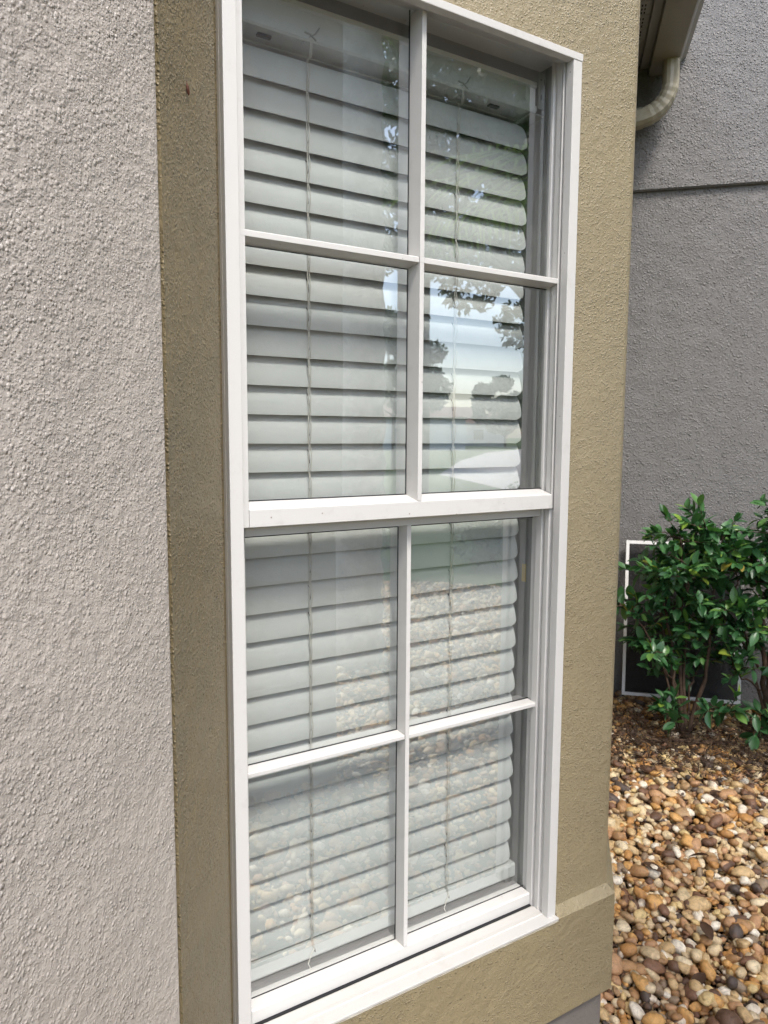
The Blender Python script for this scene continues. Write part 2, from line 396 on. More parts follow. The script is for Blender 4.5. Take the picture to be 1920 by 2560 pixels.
m2.add([FW(-.3, o, z) for o, z in pr] + [FW(6.0, o, z) for o, z in pr], [tuple(range(5)), tuple(reversed(range(5, 10)))] + [(i, 5 + i, 5 + (i + 1) % 5, (i + 1) % 5) for i in range(5)])
m2.build('upper_wall', FAR, fw)

# eave and gutter along the return wall:   p = distance out of the return wall, s = along it from the corner
def RW(s, p, z): return np.array([1.057 + s * S2 + p * S2, .905 + s * S2 - p * S2, z])
SE = 2.36
SOFF = plain('white_soffit_vinyl', (.40, .41, .43, 1), .5, .4, .1)
GUT = plain('beige_gutter', (.34, .32, .28, 1), .4, .5, .12, 8)
DSP = plain('beige_downspout', (.42, .385, .29, 1), .4, .5, .2, 14)
ev = thing('roof_eave', 'dark vented soffit and fascia of the roof overhang above the gutter', 'eave', RW(1.2, .1, 1.70))
m = MB()
s = -.05
while s < SE + .05:                        # grooved soffit planks
    a, b = s, s + .098
    prof = [(a, 1.722), (a + .004, 1.716), (b - .004, 1.716), (b, 1.722), (b, 1.74), (a, 1.74)]
    m.add([RW(q, -.02, z) for q, z in prof] + [RW(q, .19, z) for q, z in prof], [tuple(range(6)), tuple(reversed(range(6, 12)))] + [(i, 6 + i, 6 + (i + 1) % 6, (i + 1) % 6) for i in range(6)])
    for k in range(3):                      # rows of vent slots
        for j in range(12):
            ss = a + .022 + k * .027; pp = .03 + j * .012
            m.add([RW(ss, pp, 1.7155), RW(ss + .016, pp, 1.7155), RW(ss + .016, pp + .005, 1.7155), RW(ss, pp + .005, 1.7155)], [(0, 1, 2, 3)], 1)
    s += .1
m.build('soffit', [SOFF, DARK], ev)
m = MB()
def rbox(m, s0, s1, p0, p1, z0, z1):
    vs = [RW(a, b, z) for z in (z0, z1) for a, b in ((s0, p0), (s1, p0), (s1, p1), (s0, p1))]
    m.add(vs, [(0, 3, 2, 1), (4, 5, 6, 7), (0, 1, 5, 4), (1, 2, 6, 5), (2, 3, 7, 6), (3, 0, 4, 7)])
rbox(m, -.05, SE + .03, .193, .228, 1.70, 1.86); m.build('fascia', SOFF, ev)
SHING = plain('brown_shingle', (.12, .10, .09, 1), .9, .2, .4, 12, .004)
m = MB(); m.add([RW(a, b, z) for a in (-.05, SE + .03) for b, z in ((-.02, 1.99), (.27, 1.862), (.27, 1.872), (-.02, 2.0))], [(0, 1, 5, 4), (1, 2, 6, 5), (2, 3, 7, 6), (3, 0, 4, 7), (0, 3, 2, 1), (4, 5, 6, 7)])
m.build('roof_edge', SHING, ev)
gu = thing('rain_gutter', 'beige metal rain gutter hung along the eave edge, seen from below', 'gutter', RW(1.2, .31, 1.66))
m = MB()
gp = [(.230, 1.665), (.345, 1.665), (.352, 1.672), (.370, 1.715), (.392, 1.735), (.398, 1.775), (.402, 1.79), (.394, 1.79), (.388, 1.74), (.364, 1.72), (.345, 1.671), (.236, 1.671), (.236, 1.80), (.230, 1.80)]
k = len(gp)
m.add([RW(-.06, p, z) for p, z in gp] + [RW(SE + .03, p, z) for p, z in gp], [(i, k + i, k + (i + 1) % k, (i + 1) % k) for i in range(k)])
m.build('trough', GUT, gu)
m = MB(); e1 = [(.229, 1.664), (.346, 1.664), (.371, 1.714), (.393, 1.734), (.403, 1.791), (.229, 1.80)]
m.add([RW(SE + .030, p, z) for p, z in e1] + [RW(SE + .034, p, z) for p, z in e1], [tuple(range(6)), tuple(reversed(range(6, 12)))] + [(i, 6 + i, 6 + (i + 1) % 6, (i + 1) % 6) for i in range(6)])
m.build('end_cap', GUT, gu)
# downspout: outlet elbow curves back to the return wall, then runs down it
dt = thing('downspout', 'beige ribbed downspout elbow curving under the gutter back to the tan corner', 'downspout', RW(SE - .12, .1, GZ))
m = MB(); pts = []; rs = []
s0 = SE - .10
for k in range(4): pts.append(RW(s0, .315, 1.664 - .03 * k))
c0 = (.175, 1.574)                         # elbow centre (p,z)
for k in range(1, 13):
    a = math.radians(80) * k / 12
    pts.append(RW(s0, c0[0] + .14 * math.cos(a), c0[1] - .14 * math.sin(a)))
p, z = c0[0] + .14 * math.cos(math.radians(80)), c0[1] - .14 * math.sin(math.radians(80))
for k in range(1, 4): pts.append(RW(s0, p - .04 * k, z - .008 * k))
pL, zL = p - .12, z - .024
for k in range(1, 7):
    a = math.radians(80) * k / 6
    pts.append(RW(s0, pL - .03 - .03 * math.sin(a) + .03, zL - .05 * (1 - math.cos(a)) - .02 * k / 6))
for k in range(1, 6): pts.append(RW(s0, pts[-1] @ np.array([0, 0, 0]) + .045, zL - .1 - k * .5))
n = len(pts); prev = None; seg = 16; vs = []
side = RW(1, 0, 0) - RW(0, 0, 0)
for i, p in enumerate(pts):
    t = pts[min(i + 1, n - 1)] - pts[max(i - 1, 0)]; t /= np.linalg.norm(t); w = np.cross(t, side); w /= np.linalg.norm(w)
    rib = 1.05 if (4 <= i < 15 and i % 2) else 1.0
    for q in range(seg):
        a = 2 * math.pi * (q + .5) / seg; ca, sa = math.cos(a), math.sin(a)
        f = (abs(ca) ** 5 + abs(sa) ** 5) ** (-.2)
        corr = 1 - .05 * (q % 2)
        vs.append(p + (side * ca * .042 + w * sa * .035) * f * rib * corr)
fs = [(i * seg + q, i * seg + (q + 1) % seg, (i + 1) * seg + (q + 1) % seg, (i + 1) * seg + q) for i in range(n - 1) for q in range(seg)]
m.add(vs, fs); m.build('pipe', DSP, dt)
m = MB(); cpt = pts[14]
for (cs, zz) in ((s0, pts[16]),):
    t = pts[17] - pts[15]; t /= np.linalg.norm(t); w = np.cross(t, side); w /= np.linalg.norm(w)
    a0 = pts[15]; prof = []
    for q in range(16):
        a = 2 * math.pi * (q + .5) / 16; ca, sa = math.cos(a), math.sin(a); f = (abs(ca) ** 5 + abs(sa) ** 5) ** (-.2)
        prof.append((side * ca * .0450 + w * sa * .0380) * f)
    m.extr_dir(prof, a0, a0 + t * .07)
m.build('pipe_joint', DSP, dt)

# ------------------------------------------------------------------ the window
wd = thing('single_hung_window', 'tall white framed window of eight panes set in the tan stucco', 'window', (.6165, .93, -.872))
XL, XR = .316, .917
m = MB()
m.box(XL, .334, .898, .912, -.8665, .600)                         # left flange
m.box(.898, XR, .898, .912, -.8665, .600)                         # right flange
m.box(XL - .001, XR + .001, .8972, .912, .600, .6115)             # head flange
m.build('flange', WHITE, wd, bevel=.0009)
m = MB()
jfront = [(.898, .9122), (.898, .9135), (.9025, .916), (.9025, .9235), (.8990, .9255), (.8990, .9345), (.9035, .9365), (.9035, .9425), (.9000, .9445)]
jlow = jfront + [(.9000, .9585), (.9035, .9605), (.9035, .9720), (.9162, .9720), (.9162, .9122)]
jup = jfront + [(.9000, .9500), (.9162, .9500), (.9162, .9122)]
flipx = lambda q: [(1.2321 - x, y) for x, y in q][::-1]
for q, za, zb in ((jlow, -.871, -.1262), (jup, -.1258, .6168)):
    m.extr_z(q, za, zb); m.extr_z(flipx(q), za, zb)
m.build('jamb', WHITE, wd, bevel=.0006)
INNER = plain('shaded_inner_frame', (.20, .21, .20, 1), .5, .4)  # white frame behind the glass; its shade is put into this grey
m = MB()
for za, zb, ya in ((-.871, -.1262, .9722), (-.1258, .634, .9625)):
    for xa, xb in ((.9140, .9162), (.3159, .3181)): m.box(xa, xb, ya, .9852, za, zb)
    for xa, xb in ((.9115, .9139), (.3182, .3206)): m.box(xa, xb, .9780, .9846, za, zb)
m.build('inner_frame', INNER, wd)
m = MB(); m.extr_x([(.9122, .6005), (.95, .6165), (.985, .6165), (.985, .632), (.9122, .632)], .3262, .9078); m.build('head_jamb', WHITE, wd)
m = MB()
m.extr_x([(.8885, -.8665), (.8885, -.8705), (.960, -.8735), (.985, -.8735), (.985, -.862), (.955, -.8695), (.9385, -.8695), (.9375, -.8662), (.918, -.8662), (.917, -.8648), (.912, -.8648), (.911, -.8662), (.8895, -.8662)], .3165, .9085)
m.extr_x([(.8885, -.8665), (.8885, -.8705), (.900, -.8708), (.900, -.8662), (.8895, -.8662)], .9087, .9165)
m.build('sill', SILLW, wd, bevel=.0006)

def bar_h(m, zf0, zf1, zg0, zg1, x0, x1, yf, yg):
    m.add([(x, y, z) for x in (x0, x1) for y, z in ((yf, zf0), (yf, zf1), (yf + .002, zf1 + .0012), (yg, zg1), (yg, zg0))],
          [(0, 1, 2, 3, 4), (9, 8, 7, 6, 5), (0, 5, 6, 1), (1, 6, 7, 2), (2, 7, 8, 3), (3, 8, 9, 4), (4, 9, 5, 0)])
def bar_v(m, xf0, xf1, xg0, xg1, z0, z1, yf, yg):
    m.add([(x, y, z) for z in (z0, z1) for x, y in ((xf0, yf), (xf1, yf), (xg1, yg), (xg0, yg))],
          [(0, 3, 2, 1), (4, 5, 6, 7), (0, 1, 5, 4), (1, 2, 6, 5), (2, 3, 7, 6), (3, 0, 4, 7)])
def pane(name_parent, x0, x1, z0, z1, yg, glaze):
    m = MB(); m.box(x0, x1, yg, yg + .004, z0, z1); o = m.build('glass_pane', GLASS, name_parent)
    return o
XM0, XM1 = .6190, .6265
# upper sash
us = MB(); YF, YG = .919, .949
bar_v(us, .3345, .349, .3345, .3575, -.1235, .615, YF, YG)          # left stile
bar_v(us, .8968, .9022, .9085, .9022 + .0068, -.1235, .615, YF, YG)  # right stile
us.add([(x, y, z) for x in (.3575, .9085) for y, z in ((YG, .6175), (YG, .630), (YG + .012, .630), (YG + .012, .6175))], [(0, 1, 2, 3), (7, 6, 5, 4), (0, 4, 5, 1), (1, 5, 6, 2), (2, 6, 7, 3), (3, 7, 4, 0)])
ush = us.build('upper_sash', WHITE, wd, bevel=.0007)
m = MB(); m.extr_x([(YF - .001, -.1235), (YF - .001, -.1000), (YF + .002, -.0985), (YG, -.0912), (YG + .012, -.0912), (YG + .012, -.120), (YF + .02, -.1245)], .3495, .8975)
m.build('meeting_rail', WHITE, ush, bevel=.0006)
m = MB(); bar_v(m, XM0, XM1, XM0 - .0012, XM1 + .0012, -.0990, .2535, YF - .0012, YG); bar_v(m, XM0, XM1, XM0 - .0012, XM1 + .0012, .2625, .6085, YF - .0012, YG)
m.box(XM0, XM1, YF - .0012, YF + .004, .2535, .2625)
m.build('vertical_muntin', WHITE, ush, bevel=.0005)
for x0, x1 in ((.3425, XM0 - .0007), (XM1 + .0007, .9010)):
    m = MB(); bar_h(m, .2537, .2612, .2500, .2660, x0, x1, YF - .0002, YG); m.build('horizontal_muntin', WHITE, ush, bevel=.0005)
for x0, x1 in ((.352, .6228), (.6229, .911)):
    for z0, z1 in ((-.094, .2578), (.2579, .6205)): pane(ush, x0, x1, z0, z1, YG, 0)
# lower sash
ls = MB(); YF2, YG2 = .947, .971
bar_v(ls, .3345, .3530, .3345, .3590, -.868, -.125, YF2, YG2)
bar_v(ls, .9000, .9030, .9090, .9070, -.868, -.125, YF2, YG2)
lsh = ls.build('lower_sash', WHITE, wd, bevel=.0007)
m = MB(); m.extr_x([(YF2, -.1395), (YF2, -.1255), (YG2 + .012, -.1255), (YG2 + .012, -.1430), (YG2, -.1430)], .3535, .8995); m.build('top_rail', WHITE, lsh)
m = MB(); m.extr_x([(YF2, -.8672), (YF2, -.8475), (YF2 + .003, -.8458), (YG2, -.8462), (YG2 + .012, -.8462), (YG2 + .012, -.866), (YF2 + .006, -.8672)], .3535, .8995); m.build('bottom_rail', WHITE, lsh, bevel=.0005)
m = MB(); m.box(.356, .8990, YF2 - .0045, YF2 + .02, -.8693, -.8673); m.build('weather_strip', RUBBER, lsh)
m = MB(); bar_v(m, XM0, XM1, XM0 - .001, XM1 + .001, -.846, -.4868, YF2 - .0012, YG2); bar_v(m, XM0, XM1, XM0 - .001, XM1 + .001, -.4795, -.1396, YF2 - .0012, YG2)
m.box(XM0, XM1, YF2 - .0012, YF2 + .004, -.4868, -.4795); m.build('vertical_muntin', WHITE, lsh, bevel=.0005)
for x0, x1 in ((.3530, XM0 - .0007), (XM1 + .0007, .9020)):
    m = MB(); bar_h(m, -.4866, -.4808, -.4915, -.4790, x0, x1, YF2 - .0002, YG2); m.build('horizontal_muntin', WHITE, lsh, bevel=.0005)
for x0, x1 in ((.355, .6228), (.6229, .911)):
    for z0, z1 in ((-.850, -.4838), (-.4837, -.1405)): pane(lsh, x0, x1, z0, z1, YG2, 0)
# glazing bead: thin dark line round each pane
def bead(parent, x0, x1, z0, z1, y):
    m = MB(); w = .0013
    m.box(x0, x1, y - .0012, y - .0002, z0, z0 + w); m.box(x0, x1, y - .0012, y - .0002, z1 - w, z1)
    m.box(x0, x0 + w, y - .0012, y - .0002, z0 + w, z1 - w); m.box(x1 - w, x1, y - .0012, y - .0002, z0 + w, z1 - w)
    m.build('glazing_seal', RUBBER, parent)
for x0, x1 in ((.3578, .6176), (.6279, .9083)):
    bead(ush, x0, x1, -.0910, .2498, YG); bead(ush, x0, x1, .2662, .6173, YG)
    bead(lsh, x0 + .001, x1 + .0005, -.8460, -.4917, YG2); bead(lsh, x0 + .001, x1 + .0005, -.4788, -.1432, YG2)

# uneven sealant bead where the frame meets the stucco
rc = random.Random(9)
CAULK = plain('old_sealant', (.40, .37, .30, 1), .6, .4, .35, 40)
def beadline(a, b, nm):
    m = MB(); n = 90; a = np.array(a); b = np.array(b); r = .0016; pts = []; rs = []
    for i in range(n + 1):
        r = min(.0028, max(.0008, r + rc.uniform(-.0004, .0004))); pts.append(a + (b - a) * i / n + np.array([rc.uniform(-.0003, .0003), 0, rc.uniform(-.0003, .0003)])); rs.append(r)
    m.tube(pts, rs, 7); m.build(nm, CAULK, wd, smooth=True)
beadline((.9176, .9046, -.852), (.9176, .9046, .610), 'sealant')
beadline((.3175, .9046, .6126), (.9176, .9046, .6126), 'sealant')
beadline((.3175, .8890, -.8722), (.9160, .8890, -.8722), 'sealant')
# inner opening (drywall) and dark room
iw = thing('window_reveal', 'plain drywall reveal behind the glass beside the blind ends', 'reveal', (.62, 1.05, -.875))
m = MB()
m.box(.9165, .932, .9855, 1.14, -.875, .635); m.build('side_jamb', DRY, iw)
m = MB(); m.box(.312, .3255, .9855, 1.14, -.875, .635); m.build('side_jamb', DRY, iw)
m = MB(); m.box(.312, .932, .9855, 1.14, .6352, .65); m.build('head', DRY, iw)
m = MB(); m.box(.312, .932, .9855, 1.16, -.890, -.8752); m.build('stool', DRY, iw)
m = MB()
m.add([(x, y, z) for z in (-1.1, 1.2) for x, y in ((-.1, 1.141), (1.2, 1.141), (1.2, 2.3), (-.1, 2.3))], [(0, 1, 2, 3), (4, 7, 6, 5), (1, 5, 6, 2), (2, 6, 7, 3), (3, 7, 4, 0)])
m.add([(x, 1.141, z) for x, z in ((-.1, -1.1), (1.2, -1.1), (1.2, 1.2), (-.1, 1.2), (.312, -.89), (.932, -.89), (.932, .65), (.312, .65))], [(0, 1, 5, 4), (1, 2, 6, 5), (2, 3, 7, 6), (3, 0, 4, 7)])
fin(m.build('room_walls', ROOM, fix=False), 'dim room behind the blind', kind='structure')
m = MB(); m.box(.9146, .9162, .998, 1.008, -.268, -.235)
fin(m.build('tape_piece', TAPE), 'small yellow strip stuck on the reveal behind the lower right pane', 'tape')

# ------------------------------------------------------------------ the blind
rnd = random.Random(4)
bl = thing('window_blind', 'closed pale horizontal slat blind hanging behind the window glass', 'blind', (.62, 1.01, -.845))
XS0, XS1 = .338, .897
def slat(zb, xe, tilt=0):
    m = MB(); N = 12; W = .0505; ch = []
    for i in range(N + 1):
        v = i / N                                         # 0 bottom, 1 top
        y = 1.0005 + (.0170 + tilt) * v; z = zb + .0475 * v
        sag = .0052 * (1 - (2 * v - 1) ** 2)
        ch.append((y - sag * .93, z + sag * .25))
    rc = .011
    def inset(v):
        d = min(v, 1 - v) * W
        return 0 if d >= rc else rc - math.sqrt(max(0, rc * rc - (rc - d) ** 2))
    vs = []; cols = 2
    for i, (y, z) in enumerate(ch):
        k = inset(i / N)
        for x in (XS0 + k, xe - k): vs.append((x, y, z))
    nb = len(vs)
    vs += [(x, y + .0026, z + .0004) for x, y, z in vs]
    fs = [(2 * i, 2 * i + 1, 2 * i + 3, 2 * i + 2) for i in range(N)] + [(nb + 2 * i, nb + 2 * i + 2, nb + 2 * i + 3, nb + 2 * i + 1) for i in range(N)]
    fs += [(2 * i, 2 * i + 2, nb + 2 * i + 2, nb + 2 * i) for i in range(N)] + [(2 * i + 1, nb + 2 * i + 1, nb + 2 * i + 3, 2 * i + 3) for i in range(N)]
    fs += [(0, nb, nb + 1, 1), (2 * N, 2 * N + 1, nb + 2 * N + 1, nb + 2 * N)]
    m.add(vs, fs)
    for cx in (.4745, .7425):                             # rout hole, a narrow dark lens shape
        q = []
        for k in range(10):
            a = 2 * math.pi * k / 10; vv = .46 + .24 * math.sin(a)
            i = vv; sag = .0052 * (1 - (2 * vv - 1) ** 2)
            q.append((cx + .0028 + .0016 * math.cos(a), 1.0005 + .0175 * vv - sag * .93 - .0004, zb + .0475 * vv + sag * .25))
        m.add(q, [tuple(range(10))], 1)
    o = m.build('slat', [BLIND, DARK], bl, smooth=True)
    e = o.modifiers.new('edges', 'EDGE_SPLIT'); e.split_angle = math.radians(40)
    return o
ZB0, DZ = .4905, .04193
for i in range(32): slat(ZB0 - DZ * i, XS1 + rnd.uniform(-.0018, .0018), rnd.uniform(-.0008, .0008))
m = MB(); m.extr_x([(.9945, -.838), (.9945, -.818), (.9965, -.8135), (1.030, -.8135), (1.034, -.818), (1.034, -.842), (.9975, -.842)], XS0, .905)
m.build('bottom_rail', BLIND, bl, bevel=.001)
m = MB(); m.extr_x([(.985, .549), (.983, .552), (.983, .559), (.987, .561), (.987, .588), (.983, .590), (.983, .597), (.987, .599), (1.036, .599), (1.036, .5465), (1.024, .5465), (1.024, .5490)], XS0, .899)
m.build('headrail', BLIND, bl)
# mounting bracket on the right end
m = MB(); m.box(.8995, .9165, .979, .9815, .5545, .613); m.box(.885, .9165, .979, 1.02, .543, .5452); m.build('bracket', ZINC, bl, bevel=.0008)
m = MB()
for (bx, bz, hx, hz) in ((.9035, .601, .0014, .0014), (.9110, .598, .0013, .0052), (.9050, .573, .0013, .0052), (.9115, .570, .0014, .0014)):
    m.add([(bx + hx * math.cos(a), .9786, bz + hz * math.sin(a)) for a in [2 * math.pi * k / 12 for k in range(12)]], [tuple(range(12))])
m.build('bracket_hole', DARK, bl)
for cx in (.4745, .7425):
    # tilt clip on the headrail
    m = MB(); m.tube([(cx - .012, .990, .546), (cx - .004, .984, .553), (cx + .006, .9825, .560), (cx + .013, .9822, .570)], .0011, 6)
    m.tube([(cx - .010, .9825, .559), (cx - .002, .9815, .5575), (cx + .008, .9825, .552)], .0014, 6); m.build('ladder_clip', DARK if False else ZINC, bl)
    m = MB()
    for off, ph in ((0, 0), (.0024, 1.6)):
        pts = [(cx + off, .983, .556), (cx + off, .987, .53)]
        for i in range(32):
            zb = ZB0 - DZ * i
            for v in (.92, .7, .45, .2, 0):
                wob = .0006 * math.sin(i * 1.3 + ph + v * 3)
                y = .9985 - (.0035 if off == 0 else .001) * (1 - abs(2 * v - 1)) - .0012
                if off == 0: y = .9972 - .0012 * math.sin(v * 3.14)
                else: y = .9978 + .0030 * v - .0050 * math.sin(v * 3.14) - .0015
                pts.append((cx + off + wob, y, zb + .0419 * v + .0005))
        pts.append((cx + off, .9935, -.815)); pts.append((cx + .003, .9925, -.826))
        m.tube(pts, .0007, 5)
    # loose tail below the bottom rail
    tail = [(cx + .003, .9925, -.822), (cx - .004, .990, -.830), (cx - .010, .988, -.842), (cx - .006, .987, -.852), (cx + .006, .986, -.858), (cx + .013, .985, -.866)]
    m.tube(tail, .0011, 5)
    m.build('ladder_cord', CORD, bl, smooth=True)
    m = MB(); m.add([(cx + .0045 + .0012 * math.cos(a) + .002 * -math.sin(a) * .5, .9940, -.827 + .0052 * math.sin(a)) for a in [2 * math.pi * k / 10 for k in range(10)]], [tuple(range(10))]); m.build('cord_hole', DARK, bl)
    # cord slots under the headrail
for cx in (.402, .81):
    m = MB(); m.box(cx, cx + .020, .998, 1.006, .5462, .5490); m.build('cord_slot', DARK, bl)

# a small brown insect on the band
ins = MB(); ip = np.array([.316, .905, 0]) + np.array([BD[0], BD[1], 0]) * .62 + np.array([.809, -.588, 0]) * .002; ip[2] = .362
ax = np.array([.25, .25, -.93]); ax /= np.linalg.norm(ax)
ins.tube([ip - ax * .006, ip - ax * .003, ip, ip + ax * .004, ip + ax * .006], [.0004, .0014, .0019, .0015, .0003], 8)
ins.tube([ip - ax * .005, ip - ax * .009 + np.array([.001, .001, 0])], [.0003, .0002], 5)
fin(ins.build('insect_case', plain('insect_brown', (.10, .03, .015, 1), .5)), 'tiny dark brown insect case stuck high on the tan strip', 'insect')

# ------------------------------------------------------------------ leaning window screen
def SC(u, z, o=0):                            # leaning against the far wall
    k = (z + 1.29) / .78
    return FW(u, .075 * (1 - k) + .032 + o, z)
WPL0 = plain('bright_white_paint', (.82, .82, .81, 1), .4, .5)
sc = thing('window_screen', 'white framed insect screen leaning on the grey wall behind the shrub', 'screen', SC(.59, -1.29))
u0, u1, z0, z1 = .322, .862, -1.266, -.508; w = .0145
m = MB()
def scbox(m, a, b, c, d, o0, o1):
    vs = [SC(u, z, o) for o in (o0, o1) for u, z in ((a, c), (b, c), (b, d), (a, d))]
    m.add(vs, [(0, 1, 2, 3), (4, 7, 6, 5), (0, 4, 5, 1), (1, 5, 6, 2), (2, 6, 7, 3), (3, 7, 4, 0)])
scbox(m, u0, u0 + w, z0, z1, 0, .010); scbox(m, u1 - w, u1, z0, z1, 0, .010)
scbox(m, u0 + w, u1 - w, z0, z0 + w, 0, .010); scbox(m, u0 + w, u1 - w, z1 - w, z1, 0, .010)
m.build('frame', WPL0, sc)
t = NT('insect_mesh'); d = t.n('ShaderNodeBsdfDiffuse'); d.inputs[0].default_value = (.02, .02, .022, 1); tr = t.n('ShaderNodeBsdfTransparent'); mx = t.n('ShaderNodeMixShader'); mx.inputs[0].default_value = .40
t.l(tr.outputs[0], mx.inputs[1]); t.l(d.outputs[0], mx.inputs[2]); t.l(mx.outputs[0], t.out.inputs[0])
m = MB(); scbox(m, u0 + w, u1 - w, z0 + w, z1 - w, .004, .0045); m.build('mesh', t.m, sc)

# ------------------------------------------------------------------ black and white riser stake
st = thing('riser_stake', 'thin black stake with white bands standing in the pebbles under the shrub', 'stake', (2.86, 2.06, -1.31))
BLK = plain('black_plastic', (.012, .012, .013, 1), .4, .5); WPL = plain('white_plastic', (.7, .7, .68, 1), .4, .5)
b0 = np.array([2.87, 2.135, -1.32]); b1 = np.array([2.93, 2.155, -.86]); L = b1 - b0
def seg(a, b, r, nm, mt):
    m = MB(); m.tube([b0 + L * a, b0 + L * b], r, 14); m.build(nm, mt, st)
seg(0, .12, .014, 'tube', BLK); seg(.12, .26, .017, 'collar', WPL); seg(.26, .70, .013, 'tube', BLK); seg(.70, .79, .018, 'collar', WPL); seg(.79, 1.0, .021, 'cap', BLK)

# ------------------------------------------------------------------ shrubs
def leaf_np(rng, pos, d, L, W):
    """one curved leaf with folded midrib: 9x? returns verts (n,3) and quads"""
    d = d / np.linalg.norm(d); up = np.array([0, 0, 1.]) + rng.normal(0, .35, 3); s = np.cross(d, up); s /= np.linalg.norm(s); n = np.cross(s, d)
    prof = [(0, .06), (.15, .55), (.38, .96), (.62, .95), (.84, .58), (1, .04)]
    droop = rng.uniform(.05, .35); fold = rng.uniform(.15, .4); V = []
    for t, w in prof:
        c = pos + d * L * t - n * droop * L * t * t
        h = W * .5 * w
        V += [c - s * h + n * h * fold, c - s * h * .5 + n * h * fold * .35, c, c + s * h * .5 + n * h * fold * .35, c + s * h + n * h * fold]
    F = [(5 * i + j, 5 * i + j + 1, 5 * i + j + 6, 5 * i + j + 5) for i in range(5) for j in range(4)]
    return V, F
def shrub(name, label, base, stems, seed, leafL=.061, leaves_per=.020, mat=SHRUBLEAF, group='shrubs by the far wall'):
    """stems: list of polylines (stem to tip); twigs with paired leaves grow from them"""
    rng = np.random.default_rng(seed); t = thing(name, label, 'shrub', base, group)
    mb = MB(); V = []; F = []
    for pl, r0, ntw, tl in stems:
        P = [np.array(p, float) for p in pl]
        # refine
        pts = []
        for a, b in zip(P[:-1], P[1:]):
            for k in range(5): pts.append(a + (b - a) * k / 5 + rng.normal(0, .006, 3))
        pts.append(P[-1]); n = len(pts)
        mb.tube(pts, [r0 * (1 - .75 * i / (n - 1)) for i in range(n)], 7)
        for q in range(ntw):
            i = int(n * (.45 + .55 * rng.random())); i = min(i, n - 1); a = pts[i]
            dr = rng.normal(0, 1, 3); dr[2] = abs(dr[2]) * .6 - .08; dr /= np.linalg.norm(dr)
            ln = tl * rng.uniform(.5, 1.1); tp = [a + dr * ln * k / 6 + np.array([0, 0, -.05 * ln * (k / 6) ** 2]) + rng.normal(0, .003, 3) for k in range(7)]
            mb.tube(tp, [.0028 * (1 - .6 * k / 6) for k in range(7)], 5)
            m_ = max(3, int(ln / leaves_per))
            for k in range(m_):
                f = (k + .6) / m_; c = a + (tp[-1] - a) * f; 
                for sgn in (0, 1):
                    ld = dr * rng.uniform(.2, .7) + rng.normal(0, .75, 3); ld[2] += .15
                    L = leafL * rng.uniform(.4, 1.25)
                    v, f_ = leaf_np(rng, c, ld, L, L * rng.uniform(.42, .55)); b = len(V); V += v; F += [tuple(b + x for x in ff) for ff in f_]
            for e in range(3):
                ld = dr + rng.normal(0, .5, 3); L = leafL * rng.uniform(.7, 1.15); v, f_ = leaf_np(rng, tp[-1], ld, L, L * .48); b = len(V); V += v; F += [tuple(b + x for x in ff) for ff in f_]
    mb.build('stem', BARK, t, smooth=True)
    np_mesh('foliage', np.array(V), np.array(F), mat, parent=t)
    return t
bA = (2.70, 1.93, GZ)
shrub('leafy_shrub', 'glossy green shrub with bare stems in front of the leaning screen', bA, [
    ([bA, (2.70, 2.0, -.9), (2.66, 2.03, -.66), (2.67, 2.0, -.50)], .008, 14, .15), ([bA, (2.76, 1.98, -.9), (2.84, 1.98, -.64), (2.90, 1.94, -.44)], .008, 16, .17), ([(2.74, 2.0, -.8), (2.70, 1.94, -.62), (2.66, 1.94, -.52)], .005, 12, .14),
    ([bA, (2.72, 2.02, -1.0), (2.68, 2.06, -.78), (2.62, 2.03, -.56)], .012, 12, .22),
    ([bA, (2.74, 1.98, -1.0), (2.76, 2.04, -.75), (2.74, 2.02, -.48)], .011, 16, .24),
    ([bA, (2.80, 1.90, -1.05), (2.86, 1.92, -.72), (2.84, 1.88, -.42)], .011, 16, .24),
    ([bA, (2.66, 2.02, -.95), (2.52, 2.09, -.74), (2.40, 2.11, -.70)], .006, 6, .09), ([bA, (2.72, 1.98, -1.1), (2.64, 2.0, -.98), (2.60, 1.98, -.92)], .006, 7, .13), ([bA, (2.78, 1.96, -1.1), (2.86, 1.96, -1.0), (2.92, 1.92, -.93)], .006, 8, .14), ([bA, (2.66, 1.92, -1.2), (2.60, 1.90, -1.17)], .004, 6, .1), ([(2.74, 1.98, -.7), (2.70, 1.98, -.45), (2.80, 1.94, -.38)], .005, 6, .12),
    ([bA, (2.78, 1.88, -1.18), (2.80, 1.82, -1.13), (2.76, 1.76, -1.14)], .005, 5, .09),
    ([(2.74, 2.0, -.80), (2.78, 2.0, -.60), (2.70, 1.98, -.44), (2.66, 2.02, -.42)], .006, 8, .12)], 11)
bB = (3.02, 1.74, GZ)
